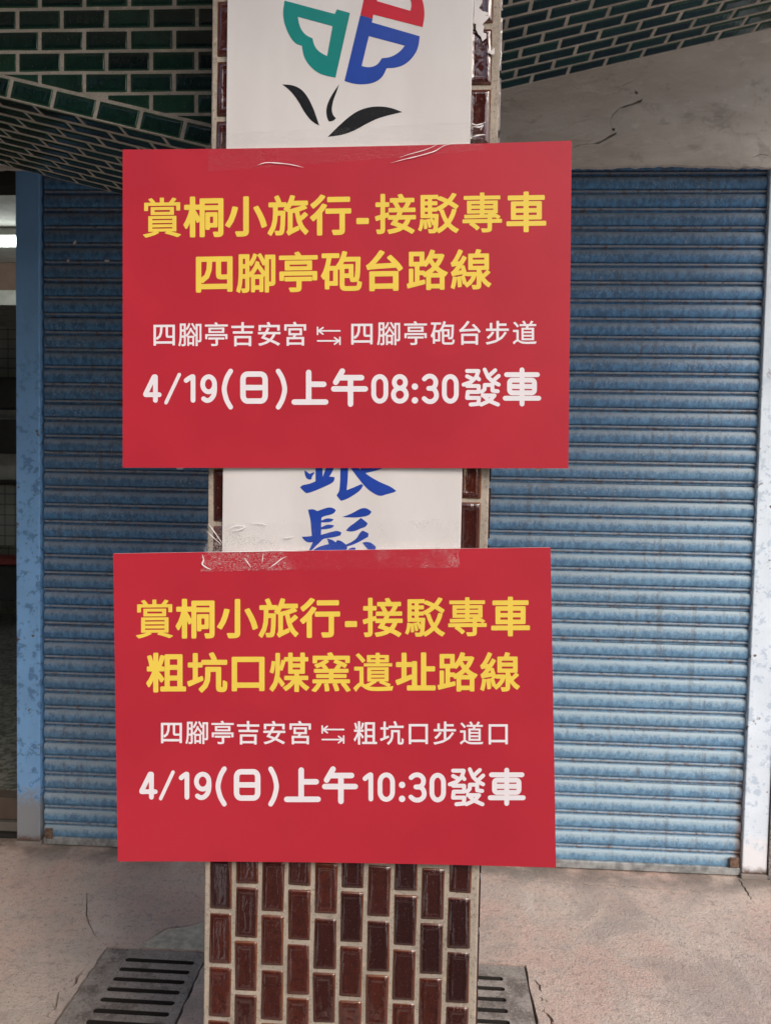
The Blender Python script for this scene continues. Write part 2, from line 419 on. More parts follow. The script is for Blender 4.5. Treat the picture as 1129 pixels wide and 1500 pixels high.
# ---- drain covers
def drain(g, name, label, slots):
    x0, x1, y0, y1 = g
    e = empty(name, ((x0+x1)/2, y0, -.03), label, 'drain cover', 'slotted drain covers behind the pillar')
    L = [rect(x0, x1, y0, y1)]
    for sx0, sx1, sy in slots:
        r = .0088; loop = []
        for k in range(7): a = -pi/2+pi*k/6; loop.append((sx1-r+r*cos(a)+random.uniform(-.0008, .0008), sy+r*sin(a)))
        for k in range(7): a = pi/2+pi*k/6; loop.append((sx0+r+r*cos(a), sy+r*sin(a)+random.uniform(-.0008, .0008)))
        L.append(loop)
    V, Fc = slab_region(L, .035, lambda u, v, w_: (u, v, -.001-w_ - .0))
    me = mesh('grate', V, Fc); me.materials.append(GRATE); me.materials.append(DARK)
    nw = sum(len(q) for q in L[1:])
    for p in list(me.polygons)[-nw:]: p.material_index = 1  # slot walls coloured dark to deepen their shade
    o = link('grate', me, e)
    box('drain_pit', x0+.012, x1-.012, y0+.012, y1-.012, -.16, -.13, DARK, e)
    return e
drain(GL, 'drain_cover', 'grey slotted drain cover left of the tiled pillar with six slots in view', [(-.925+.004*k*0, -.702, 2.292-.0462*k) for k in range(9)])
drain(GR, 'drain_cover', 'grey slotted drain cover partly hidden at the right of the tiled pillar', [(.055, .275, 2.296-.0475*k) for k in range(8)])
# ---- pale mortar patch beside the left cover
pp = gpx([(205, 1388), (216, 1380), (228, 1372), (242, 1364), (256, 1361), (270, 1360), (284, 1357), (300, 1352), (330, 1350), (340, 1392), (300, 1392), (262, 1391), (235, 1390)])
V, Fc = slab_region([pp], .003, lambda u, v, w_: (u, v, .003-w_))
tag(link('mortar_patch', mesh('mortar_patch', V, Fc), None, PATCH), 'pale grey mortar patch on the pink floor above the left drain cover', 'patch')

# ---- tile meshes
def tile_mesh(name, poly, depth, prof, jitter=0.0, rc=None):
    """convex polygon tile; prof = [(inset, height)...]; edge attribute fades inwards"""
    n = len(poly)
    cx = sum(p[0] for p in poly)/n; cy = sum(p[1] for p in poly)/n
    def inset(d):
        if d == 0: return list(poly)
        if rc: return rrect(rc[0]-2*d, rc[1]-2*d, max(rc[2]*(1-d/.02), .0008))
        out = []
        for i in range(n):
            p0, p1, p2 = Vector(poly[i-1]), Vector(poly[i]), Vector(poly[(i+1) % n])
            e1 = (p1-p0).normalized(); e2 = (p2-p1).normalized()
            n1 = Vector((-e1.y, e1.x)); n2 = Vector((-e2.y, e2.x)); bs = (n1+n2)
            k = d/max(.35, (1+n1.dot(n2))/2)/2
            q = p1+bs*k
            if (q-Vector((cx, cy))).dot(p1-Vector((cx, cy))) <= 0: q = Vector((cx, cy))
            out.append((q.x, q.y))
        return out
    V, A, Fc = [], [], []
    rings = [(0, -depth)]+prof
    for r_i, (ins, h) in enumerate(rings):
        if r_i in (0, 4): jx = random.uniform(-jitter, jitter)*(ins > .003)*1.5; jy = random.uniform(-jitter, jitter)*(ins > .003)
        for p in inset(ins):
            V.append((p[0]+jx, p[1]+jy, h)); A.append(max(0, 1-ins/.007))
    for r in range(len(rings)-1):
        for i in range(n):
            j = (i+1) % n
            Fc.append([r*n+i, r*n+j, (r+1)*n+j, (r+1)*n+i])
    k = (len(rings)-1)*n
    Fc.append([k+i for i in range(n)])
    me = mesh(name, V, Fc, True); me.polygons[len(Fc)-1].use_smooth = False
    at = me.attributes.new('edge', 'FLOAT', 'POINT'); at.data.foreach_set('value', A)
    return me
def rrect(wx, hy, c, jit=0):
    x, y = wx/2, hy/2
    L = [(-x+c, -y), (x-c, -y), (x-.3*c, -y+.3*c), (x, -y+c), (x, y-c), (x-.3*c, y-.3*c), (x-c, y), (-x+c, y), (-x+.3*c, y-.3*c), (-x, y-c), (-x, -y+c), (-x+.3*c, -y+.3*c)]
    return [(a+random.uniform(-jit, jit), b_+random.uniform(-jit, jit)) for a, b_ in L]
BPROF = [(0, -.0015), (.0012, .0002), (.0035, .0016), (.0085, .0030), (.0112, .0027), (.0120, .0027)]
def bprof():
    a = random.uniform(.0072, .0105); h = random.uniform(.0036, .0048); d = random.uniform(.0006, .0016)
    return [(0, -.0015), (.0012, .0002), (.0032, .0015), (a, h), (a+.0016, h-d*.45), (a+.0036, h-d*.85), (a+.0060, h-d), (a+.0066, h-d)]
brown = [tile_mesh('brown_tile', rrect(.0442, .1012, .0025, .0003), .006, bprof(), .0009, (.0442, .1012, .0025)) for _ in range(16)]
GPROF = [(0, -.0015), (.0012, .0), (.004, .0012), (.010, .0016), (.0112, .0016)]
green = [tile_mesh('green_tile', rrect(.1000, .0425, .0018, .0003), .006, GPROF, .0006, (.1000, .0425, .0018)) for _ in range(8)]
for me in brown: me.materials.append(BROWN)
for me in green: me.materials.append(GREEN)
def frame(o, u, v, n):
    return Matrix(((u.x, v.x, n.x, o.x), (u.y, v.y, n.y, o.y), (u.z, v.z, n.z, o.z), (0, 0, 0, 1)))
def tilt(M, a=.012):
    return M @ Matrix.Rotation(random.uniform(-a, a), 4, 'X') @ Matrix.Rotation(random.uniform(-a, a), 4, 'Y') @ Matrix.Rotation(random.uniform(-a, a)*.5, 4, 'Z')

# ---- pillar
pil = empty('tiled_pillar', ((PX0+PX1)/2, YF, 0), 'square pillar clad in upright brown glazed tiles carrying the two red notices', 'pillar')
box('pillar_core', PX0, PX1, YF+.0012, 1.97, -.04, 3.5, GROUT, pil, .003)
PT, CT, ZA = .1088, .0518, .588
for c in range(10):
    xc = PX0+.0105+.0221+c*CT
    off = 0 if c % 2 == 0 else PT/2
    k = -6
    while True:
        z0 = ZA+off+k*PT; k += 1              # joint centre below the tile
        zc = z0+PT/2
        if zc-.05 > 2.78: break
        if zc < -.0: continue
        if 1 <= c <= 8 and zc > .98: continue  # under the white sign
        M = frame(Vector((xc+random.uniform(-.0006, .0006), YF, zc+random.uniform(-.001, .001))), Vector((1, 0, 0)), Vector((0, 0, 1)), Vector((0, -1, 0)))
        link('brown_tile', random.choice(brown), pil, None, tilt(M, .026))
# the pillar's two side faces, seen only from other places: joined
for sgn, xs in ((-1, PX0-.0005), (1, PX1+.0005)):
    V, Fc, n = [], [], 0
    for c in range(10):
        for k in range(26):
            yc = YF+.014+.0221+c*.0515; zc = k*PT+(0 if c % 2 else PT/2)+.02
            hx, hz, t = .0215, .050, .004
            for (a, b_, d) in ((-hx, -hz, -.003), (hx, -hz, -.003), (hx, hz, -.003), (-hx, hz, -.003), (-hx+.003, -hz+.003, t), (hx-.003, -hz+.003, t), (hx-.003, hz-.003, t), (-hx+.003, hz-.003, t)):
                V.append((xs+sgn*d, yc+a, zc+b_))
            Fc += [[n+4, n+5, n+6, n+7]]+[[n+i, n+(i+1) % 4, n+4+(i+1) % 4, n+4+i] for i in range(4)]; n += 8
    tag(link('side_tiles', mesh('side_tiles', V, Fc), pil, BROWN), kind='stuff')

# ---- tiled haunched beams left and right of the pillar
def poly_clip(poly, px, pz, nx, nz):
    out = []
    for i in range(len(poly)):
        a, b_ = poly[i], poly[(i+1) % len(poly)]
        da = (a[0]-px)*nx+(a[1]-pz)*nz; db = (b_[0]-px)*nx+(b_[1]-pz)*nz
        if da >= 0: out.append(a)
        if (da >= 0) != (db >= 0):
            t = da/(da-db); out.append((a[0]+(b_[0]-a[0])*t, a[1]+(b_[1]-a[1])*t))
    return out
aL = atan(.235); ZLJ = 2.329-(.531-.416)*.235          # underside height where the left beam meets the pillar
zL = lambda x: ZLJ+(PX0-x)*.235
aR = atan(.2175); ZRJ = 2.713-(.202-PX1)*.2175
zR = lambda x: ZRJ+(x-PX1)*.2175
XLE, XRE = -2.2, 1.9
def beam_core(name, x0, x1, zf, parent, yb):
    L = [(x0, zf(x0)), (x1, zf(x1)), (x1, 3.5), (x0, 3.5)]
    n = 4
    V = [(x, YB0+.0012, z+.0008) for x, z in L]+[(x, yb, z+.0008) for x, z in L]
    Fc = [[0, 1, 2, 3], [7, 6, 5, 4]]+[[i, i+4, (i+1) % 4+4, (i+1) % 4] for i in range(4)]
    return link(name, mesh(name, V, Fc), parent, GROUT2)
bl = empty('tiled_beam', (-1.1, YB0, 2.5), 'dark green tiled haunched beam sloping down to the pillar at the upper left', 'beam')
br = empty('tiled_beam', (1.0, YB0, 2.8), 'dark green tiled underside of the haunched beam at the upper right', 'beam')
beam_core('beam_core', XLE, PX0, zL, bl, 2.37); beam_core('beam_core', PX1, XRE, zR, br, YB1)
# front face, left: level courses cut along the slope
uL = Vector((cos(aL), 0, -sin(aL))); vL = Vector((sin(aL), 0, cos(aL)))
BH = .049
for r in range(-7, 5):
    z0 = 2.5565+r*.0495; z1 = z0+.0425
    xo = -.940+(0 if r % 2 == 0 else .054)
    for k in range(-10, 8):
        x0 = xo+k*.1085+.004; x1 = x0+.1005
        if x0 > PX0-.012 or x1 < -1.62: continue
        poly = [(x0, z0), (min(x1, PX0-.008), z0), (min(x1, PX0-.008), z1), (x0, z1)]
        m = len(poly)
        # keep what lies above the top of the sloping edge course
        px, pz = PX0, ZLJ+(BH+.004)/cos(aL)
        full = all(((p[0]-px)*sin(aL)+(p[1]-pz)*cos(aL)) > 0 for p in poly) and x1 < PX0-.008
        if full:
            M = frame(Vector(((x0+x1)/2, YB0, (z0+z1)/2)), Vector((1, 0, 0)), Vector((0, 0, 1)), Vector((0, -1, 0)))
            link('green_tile', random.choice(green), bl, None, tilt(M))
        else:
            q = poly_clip(poly, px, pz, sin(aL), cos(aL))
            if len(q) < 3: continue
            ar = abs(sum(q[i][0]*q[(i+1) % len(q)][1]-q[(i+1) % len(q)][0]*q[i][1] for i in range(len(q))))/2
            if ar < 2.5e-4: continue
            cx = sum(p[0] for p in q)/len(q); cz = sum(p[1] for p in q)/len(q)
            me = tile_mesh('green_tile', [(p[0]-cx, p[1]-cz) for p in q], .006, [(0, -.0015), (.0012, .0), (.003, .001)])
            M = frame(Vector((cx, YB0, cz)), Vector((1, 0, 0)), Vector((0, 0, 1)), Vector((0, -1, 0)))
            link('green_tile', me, bl, GREEN, M)
# sloping edge course (its joints fall at the photograph's)
for k in range(-1, 12):
    s1 = .022+k*.1085-.05; s0 = s1+.1005                # distance up the slope from the pillar
    s1 = max(s1, .008)
    if s0-s1 < .03: continue
    mid = (s0+s1)/2
    P0 = Vector((PX0-cos(aL)*mid, YB0, ZLJ+sin(aL)*mid))+vL*(BH/2)
    me = green[k % 8] if s0-s1 > .095 else tile_mesh('green_tile', rrect(s0-s1, .0425, .0018), .006, GPROF[:3])
    link('green_tile', me, bl, GREEN, tilt(frame(P0, uL, vL, Vector((0, -1, 0))), .008))
# undersides
def soffit(yb, parent, x_start, sgn, ang, z_start, smax, rows, bond):
    u = Vector((sgn*cos(ang), 0, sin(ang)))
    v = Vector((0, 1, 0)) if sgn < 0 else Vector((0, -1, 0))
    nrm = u.cross(v)
    pitch = (yb-YB0)/rows
    for r in range(rows):
        y = YB0+pitch*(r+.5)
        off = bond[r % 2]
        k = -1
        while True:
            s0 = off+k*.1085; s1 = s0+.1005; k += 1
            if s0 > smax: break
            a = max(s0, .006)
            if s1-a < .02: continue
            o = Vector((x_start, y, z_start))+u*((a+s1)/2)
            me = random.choice(green) if a == s0 else tile_mesh('green_tile', rrect(s1-a, .0425, .0015), .006, GPROF[:3])
            link('green_tile', me, parent, GREEN, tilt(frame(o, u, v, nrm), .010))
soffit(2.37, bl, PX0, -1, aL, ZLJ, 1.25, 10, (.020, .074))
soffit(YB1, br, PX1, 1, aR, ZRJ, 1.20, 10, (.012, .066))

# ---- plastered lintel over the shutter, with its crack
YLn = 2.92
def wpx(L, Y): return [(onY(x, y, Y).x, onY(x, y, Y).z) for x, y in L]
cracks = [wpx([(908, 157), (918, 153), (926, 151), (934, 147), (940, 145), (939, 150), (930, 153), (922, 155), (912, 158)], YLn),
          wpx([(929, 132), (933, 134), (934, 138), (930, 138)], YLn),
          wpx([(868, 210), (880, 206), (892, 198), (904, 193), (899, 199), (888, 205), (876, 211)], YLn),
          wpx([(895, 188), (900, 187), (900, 192), (896, 191)], YLn)]
def ljag(L, wd):
    P = wpx(L, YLn); out = []
    for a, b_ in zip(P[:-1], P[1:]): out += jag(a, b_, 3, .0018)[:-1]
    return ell(out+[P[-1]], wd)
cracks += [ljag([(868, 210), (850, 212), (838, 216)], .0022), 
           ljag([(896, 187), (893, 178), (897, 168), (903, 162), (908, 158)], .0024), ljag([(1098, 232), (1112, 226), (1129, 228)], .0022), ljag([(905, 128), (918, 122), (928, 119)], .002), ljag([(1040, 172), (1052, 170), (1062, 171)], .002)]
bot = [(x, 2.742+random.uniform(-.004, .004)+.003*sin(x*9)) for x in np.arange(-1.72, 1.75, .022)]
Ln = [(-1.72, 3.5)]+bot+[(1.75, 3.5)]
V, Fc = slab_region([Ln]+cracks, .02, lambda u, v, w_: (u, YLn+w_, v))
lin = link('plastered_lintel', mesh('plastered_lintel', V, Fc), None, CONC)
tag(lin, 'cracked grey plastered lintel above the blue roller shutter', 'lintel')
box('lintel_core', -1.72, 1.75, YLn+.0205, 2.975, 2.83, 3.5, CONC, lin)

# ---- roller shutter
sh = empty('roller_shutter', (-.13, YS, 0), 'weathered blue roller shutter with dusty horizontal slats behind the pillar', 'roller shutter')
prof = [(.0700, .0045), (.0694, .0010), (.0670, -.0020), (.0620, -.0045), (.0540, -.0062), (.0450, -.0066), (.0360, -.0060), (.0290, -.0042), (.0235, -.0016), (.0212, .0012), (.0204, .0100), (.0188, .0100), (.0178, .0010), (.0158, -.0016), (.0130, -.0024), (.0104, -.0014), (.0088, .0012), (.0078, .0085), (.0040, .0085), (.0, .0045)]
def slat_mesh(dents):
    xs = np.linspace(-1.555, 1.292, 90)
    V = [(x+.1315, y+random.uniform(-.0003, .0003), z) for x in xs for z, y in prof]
    m = len(prof)
    for dx, amp, wd in dents:
        for i, x in enumerate(xs):
            g = math.exp(-((x-dx)/wd)**2)
            for j in range(2, 9):
                v = V[i*m+j]; V[i*m+j] = (v[0], v[1]+amp*g*sin(pi*(j-1)/8), v[2])
    Fc = [[i*m+j, i*m+j+1, (i+1)*m+j+1, (i+1)*m+j] for i in range(len(xs)-1) for j in range(m-1)]
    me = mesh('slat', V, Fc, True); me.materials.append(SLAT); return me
sm = [slat_mesh([]), slat_mesh([(.72, .006, .035), (1.08, .005, .03)]), slat_mesh([(.95, .005, .04), (-1.3, .004, .03)]), slat_mesh([(-1.1, .003, .05)])]
for k in range(40):
    me = sm[1] if k in (37, 35) else sm[2] if k in (36, 22, 9) else sm[3] if k in (30, 12) else sm[0]
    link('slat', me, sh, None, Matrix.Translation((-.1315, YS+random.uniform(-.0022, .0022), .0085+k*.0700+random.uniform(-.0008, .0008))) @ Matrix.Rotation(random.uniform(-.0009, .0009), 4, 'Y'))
box('bottom_bar', -1.555, 1.288, YS-.012, YS+.012, .004, .0345, plain('shutter_bar_metal', (.30, .31, .31), .5, .2, .4, 30), sh, .003)
box('lock_bracket', 1.235, 1.272, YS-.018, YS-.009, .038, .078, plain('rusty_bracket', (.16, .10, .07), .8, .2, .5, 60), sh, .003)
box('lock_bracket', -1.548, -1.515, YS-.018, YS-.009, .03, .072, plain('rusty_bracket', (.16, .10, .07), .8, .2, .5, 60), sh, .003)
box('shutter_back', -1.56, 1.30, YS+.03, YS+.04, 0, 2.9, DARK, sh)

# ---- shutter frame posts
def post(x0, x1, mat, label, lip):
    e = empty('shutter_post', ((x0+x1)/2, 2.97, 0), label, 'post', 'painted posts at the ends of the shutter')
    z1 = 2.80
    box('post_shaft', x0, x1, 2.978, 3.06, .02, z1, mat, e, .004, 3)
    box('post_foot', x0-.004, x1+.004, 2.972, 3.06, -.002, .018, plain('foot_mortar', (.25, .215, .19), .9), e, .003)
    return e
post(-1.664, -1.566, POSTL, 'flaking blue steel post at the left end of the shutter', (-1.567, -1.559))
post(1.281, 1.377, POSTR, 'pale bluish white steel post at the right end of the shutter', (1.291, 1.2965))
tag(box('party_wall', 1.380, 1.75, 2.97, 3.4, -.01, 3.5, STONE), 'dark speckled stone wall right of the pale post', 'wall')

# ---- arcade ceiling and the storey above
tag(box('arcade_ceiling', -7, 1.95, 1.80, 3.6, 3.501, 3.65, SLABM), 'flat slab ceiling of the arcade over the shutter', 'ceiling')
tag(box('upper_facade', -7, 1.95, 1.80, 2.2, 3.652, 9.4, FACADE), 'plain rendered upper storey standing on the tiled beams', 'facade')
tag(box('left_blocker', -2.6, -2.1, .2, 2.98, -.12, 3.09, plain('blocker_dark', (.16, .14, .12), .9)), 'unseen dark wall added on the left to hold back skylight', 'wall')  # added out of view to darken the left part of the shutter

tag(box('top_blocker', -2.6, 1.95, .80, 1.789, 3.101, 3.2, SLABM), 'unseen added canopy above the pavement in front of the tiled pillar', 'blocker')  # added out of view to shade the upper board and panel top

ob = empty('street_building', (-22, -12, -.12), 'pale plain building at the left across the street behind the camera', 'building')
box('wall', -34, -10.0, -15, -11, -.12, 10, FACADE2, ob)
for fx in range(8):
    for fz in range(3):
        box('window', -33+3*fx, -31.6+3*fx, -11.02, -10.97, .9+3.1*fz, 2.3+3.1*fz, WINM, ob)
ob = empty('street_building', (0, -12, -.12), 'unseen dark brown block added behind the camera for tile reflections', 'building')  # added so the tile centres have something dark to reflect
box('wall', -9.99, 3.2, -15, -11, -.12, 10, plain('dark_reflected', (.09, .065, .055), .8), ob)
for fx in range(4):
    for fz in range(3):
        box('window', -8.6+3*fx, -7.2+3*fx, -11.02, -10.97, .9+3.1*fz, 2.3+3.1*fz, WINM, ob)
ob = empty('street_building', (26, -15, -.12), 'lower plain building farther along across the street', 'building')
box('wall', 12, 44, -18, -14, -.12, 5.0, FACADE2, ob)
for fx in range(9):
    box('window', 13+3.3*fx, 14.6+3.3*fx, -14.02, -13.97, 1.0, 2.6, WINM, ob)

# ================================================================== INTERIOR LEFT OF THE SHUTTER
def m_tilew():
    b = NB('interior_white_tile'); P = b.pos(); br_ = b.n('TexBrick'); b.l(b.mapp(P, (1, 1, 1)), br_.inputs[0])
    sp = b.sep(P); cmb = b.n('CombineXYZ'); b.l(sp[0], cmb.inputs[0]); b.l(sp[2], cmb.inputs[1])
    b.l(cmb.outputs[0], br_.inputs[0]); br_.offset = 0
    br_.inputs['Color1'].default_value = (.42, .44, .40, 1); br_.inputs['Color2'].default_value = (.46, .48, .44, 1)
    br_.inputs['Mortar'].default_value = (.16, .16, .14, 1); br_.inputs['Scale'].default_value = 1
    br_.inputs['Mortar Size'].default_value = .006; br_.inputs['Brick Width'].default_value = .11; br_.inputs['Row Height'].default_value = .11
    return b.done(br_.outputs[0], .3)
def m_terr():
    b = NB('terrazzo'); P = b.pos(); v = b.vor(P, 45, 'F1', 1)
    vs = b.sep(v); c = b.mix(b.ramp(vs[0], .2, .8), (.07, .07, .055), (.24, .24, .20))
    c = b.mix(b.ramp(b.vor(P, 70), .25, .1), c, (.40, .39, .34))
    return b.done(c, .45)
TW, TERR = m_tilew(), m_terr()
DK = plain('dark_interior', (.03, .028, .025), .7); WH = plain('pale_interior', (.5, .5, .46), .7)
box('interior_floor', -7, -1.56, 3.10, 8.6, .0, .18, TERR)['kind'] = 'structure'
room = empty('interior_room', (-4, 8.5, .18), 'tiled white room seen through the narrow opening left of the blue post', 'room')
box('back_wall', -7, -1.2, 8.5, 8.6, .0, 3.6, TW, room)
box('side_wall', -1.56, -1.46, 3.12, 8.5, .18, 3.3, WH, room)
box('left_wall', -7.1, -7, 3.12, 8.5, .18, 3.3, WH, room)
box('room_ceiling', -7, -1.4, 3.61, 8.5, 3.22, 3.3, WH, room)
box('cross_beam', -7, -1.57, 5.9, 6.1, 3.0, 3.215, plain('brown_beam', (.16, .10, .07), .7), room)
box('beam_ledge', -7, -1.57, 5.88, 5.899, 2.88, 2.995, WH, room)
tag(box('opening_header', -7, -1.666, 2.99, 3.09, 2.70, 3.50, DK), 'dark header over the interior opening at the far left', 'header')
st = empty('entrance_step', (-4, 3.0, 0), 'brown step with a grey metal strip at the foot of the left opening', 'step')
box('step_riser', -7, -1.666, 3.02, 3.099, .085, .178, plain('brown_step', (.085, .062, .048), .8), st, .004)
box('metal_strip', -7, -1.666, 3.00, 3.06, .045, .083, plain('grey_strip', (.16, .15, .13), .5, .3), st, .003)
box('step_base', -7, -1.666, 3.035, 3.095, .0, .044, DK, st)
lamp = empty('fluorescent_lamp', (-3.0, 5.1, 3.1), 'lit white fluorescent tube on the interior ceiling at far left', 'lamp')
lb = NB('lit_tube'); lb.p.inputs['Base Color'].default_value = (1, 1, 1, 1); lb.p.inputs['Emission Color'].default_value = (.93, 1.0, .96, 1); lb.p.inputs['Emission Strength'].default_value = 9
bm = bmesh.new(); bmesh.ops.create_cone(bm, cap_ends=True, segments=16, radius1=.028, radius2=.028, depth=1.2)
me = bpy.data.meshes.new('tube'); bm.to_mesh(me); bm.free()
tube = link('tube', me, lamp, lb.m, Matrix.Translation((-3.17, 5.1, 3.13)) @ Matrix.Rotation(pi/2, 4, 'Y'))
box('lamp_housing', -3.8, -2.55, 5.06, 5.14, 3.165, 3.215, WH, lamp, .004)
cab = empty('kitchen_unit', (-4.0, 7.4, .18), 'pale shelf unit with black appliances at the back of the interior', 'shelf')
def ibox(name, py0, py1, Y, mat, x0=-5.2, x1=-3.2, parent=None, px=25):
    z1 = onY(12, py0, Y).z; z0 = onY(12, py1, Y).z
    return box(name, x0, x1, Y, Y+.35, z0, z1, mat, parent, .01)
ibox('dark_hood', 553, 598, 7.3, DK, parent=cab)
ibox('black_appliance', 614, 664, 7.3, DK, -5.2, -3.98, parent=cab)
ibox('pale_body', 599, 704, 7.5, WH, parent=cab)
ibox('shelf_rail', 703, 709, 7.3, DK, parent=cab)
ibox('lower_tiles', 710, 800, 7.66, TW, parent=cab)
tag(ibox('cardboard_box', 768, 822, 6.4, plain('cardboard', (.13, .08, .05), .9), -3.46, -3.0), 'brown cardboard box on the dark chest at the far left', 'box')
ch = ibox('storage_chest', 829, 880, 6.3, DK, -5, -2.6)
tag(ch, 'dark storage chest with a red lid inside the left opening', 'chest')
ibox('chest_lid', 819, 828, 6.28, plain('red_lid', (.22, .03, .02), .5), -5, -2.58, parent=ch)

# ================================================================== SIGN PANEL ON THE PILLAR
YP = 1.4120                                   # face of the white panel
pan = empty('white_sign_panel', (-.165, YP, .95), 'tall white sign panel with flower logo and blue brush lettering on the pillar', 'sign')
pl0, pl1 = onY(331.6, 0, YP), onY(328, 700, YP); pr0, pr1 = onY(694, 0, YP), onY(676, 700, YP)
xl, xr = (pl0.x+pl1.x)/2, (pr0.x+pr1.x)/2
box('panel_sheet', xl, xr, YP, YP+.0042, .95, 2.78, PANEL, pan, .001)
def film(name, loops, sc, ox, oy, mat, Y, parent, t=.0003):
    LL = [[(onY(ox+x/sc, oy+y/sc, Y).x, onY(ox+x/sc, oy+y/sc, Y).z) for x, y in L] for L in loops]
    LL = [smooth_loop(L) for L in LL]
    V, Fc = slab_region(LL, t, lambda u, v, w_: (u, Y-t+w_, v))
    return link(name, mesh(name, V, Fc), parent, mat)
def smooth_loop(L, sharp=50):
    """round off shallow corners, keep the sharp ones"""
    for _ in range(2):
        out = []; n = len(L)
        for i in range(n):
            a, b_, c = L[i-1], L[i], L[(i+1) % n]
            d1 = atan2(b_[1]-a[1], b_[0]-a[0]); d2 = atan2(c[1]-b_[1], c[0]-b_[0])
            tn = abs((d2-d1+pi) % (2*pi)-pi)
            if tn > radians(sharp) or tn < radians(4): out.append(b_)
            else:
                out.append((b_[0]*.75+a[0]*.25, b_[1]*.75+a[1]*.25)); out.append((b_[0]*.75+c[0]*.25, b_[1]*.75+c[1]*.25))
        L = out
    return L
film('logo_petal', [[(80, 5), (425, 97), (440, 65), (530, 90), (430, 535), (330, 515), (260, 465), (215, 400), (200, 330), (202, 316), (150, 300), (105, 235), (75, 150), (68, 80)],
     [(170, 115), (410, 180), (372, 387), (320, 360), (285, 320), (272, 265), (220, 240), (185, 190)]], 4.704, 400, 0, TEAL, YP-.0001, pan)['label'] = 'teal heart shaped petal'
film('logo_petal', [[(600, 106), (685, 131), (680, 155), (1010, 250), (1000, 330), (960, 400), (900, 450), (840, 468), (782, 470), (755, 530), (700, 570), (620, 583), (550, 577), (492, 558)],
     [(660, 248), (908, 315), (870, 360), (810, 395), (748, 402), (725, 440), (690, 460), (650, 465), (610, 455)]], 4.704, 400, 0, BLUEF, YP-.0001, pan)['label'] = 'blue heart shaped petal'
film('logo_petal', [[(601, 104), (685, 129), (690, 100), (1030, 187), (1045, 100), (1035, 20), (1010, -50), (965, -105), (905, -130), (890, -200), (840, -250), (770, -285), (690, -300)],
     [(715, 8), (945, 75), (955, 30), (940, -20), (900, -55), (845, -75), (830, -130), (790, -165), (755, -175)]], 4.704, 400, 0, REDF, YP-.0001, pan)['label'] = 'red heart shaped petal'
for L in ([(65, 582), (130, 585), (190, 610), (235, 660), (275, 740), (300, 810), (318, 865), (270, 840), (220, 780), (170, 690), (120, 625)],
          [(455, 582), (420, 630), (385, 690), (365, 750), (370, 810), (385, 838), (415, 833), (433, 815), (410, 790), (403, 750), (415, 690), (435, 640)],
          [(377, 943), (440, 880), (510, 815), (580, 765), (660, 738), (740, 732), (820, 745), (888, 772), (800, 793), (720, 815), (640, 855), (560, 900), (480, 930)]):
    film('logo_leaf', [L], 4.704, 400, 0, BLACKF, YP-.0001, pan)
brush = [[(112, 65), (135, 75), (165, 100), (215, 80), (215, 95), (190, 125), (185, 155), (165, 160), (140, 150), (120, 120)],
 [(68, 240), (90, 215), (160, 205), (228, 177), (228, 20), (300, 20), (300, 130), (345, 20), (425, 20), (400, 80), (368, 128), (405, 130), (425, 135), (420, 175), (380, 205), (300, 240), (220, 275), (150, 298), (125, 298)],
 [(485, 20), (565, 20), (560, 160), (548, 268), (620, 240), (700, 205), (720, 217), (690, 270), (620, 320), (540, 365), (490, 378), (465, 350), (445, 320), (465, 290), (475, 265), (482, 160)],
 [(575, 20), (660, 20), (690, 62), (700, 20), (910, 20), (908, 48), (840, 70), (740, 92), (800, 135), (900, 190), (1000, 230), (1060, 275), (1040, 290), (960, 310), (900, 330), (850, 315), (780, 270), (722, 213), (650, 120)],
 [(150, 470), (205, 462), (245, 485), (310, 460), (370, 443), (415, 455), (438, 475), (425, 500), (390, 520), (320, 535), (290, 550), (287, 582), (350, 555), (415, 568), (400, 590), (350, 602), (286, 600), (286, 652), (350, 620), (420, 632), (405, 655), (350, 670), (286, 674), (284, 730), (390, 700), (450, 685), (495, 705), (485, 735), (420, 755), (330, 765), (300, 776), (270, 810), (230, 845), (190, 890), (160, 890), (200, 805), (160, 810), (120, 795), (85, 750), (130, 748), (190, 742), (180, 620), (172, 560)],
 [(345, 767), (400, 780), (435, 808), (450, 785), (490, 790), (540, 830), (590, 810), (650, 770), (690, 700), (715, 685), (775, 715), (770, 750), (700, 790), (620, 830), (555, 850), (548, 900), (190, 900), (230, 868), (300, 840), (365, 825)],
 [(505, 545), (600, 510), (700, 452), (760, 455), (805, 490), (790, 520), (740, 540), (640, 552)],
 [(540, 685), (575, 645), (640, 600), (695, 555), (730, 580), (765, 610), (750, 645), (690, 665), (640, 690), (580, 697)],
 [(710, 810), (760, 800), (810, 815), (850, 855), (840, 900), (790, 900), (740, 850)],
 [(560, 880), (600, 860), (640, 862), (640, 900), (560, 900)]]
for L in brush:
    film('brush_stroke', [L], 7.056, 430, 680, INK, YP-.0001, pan)

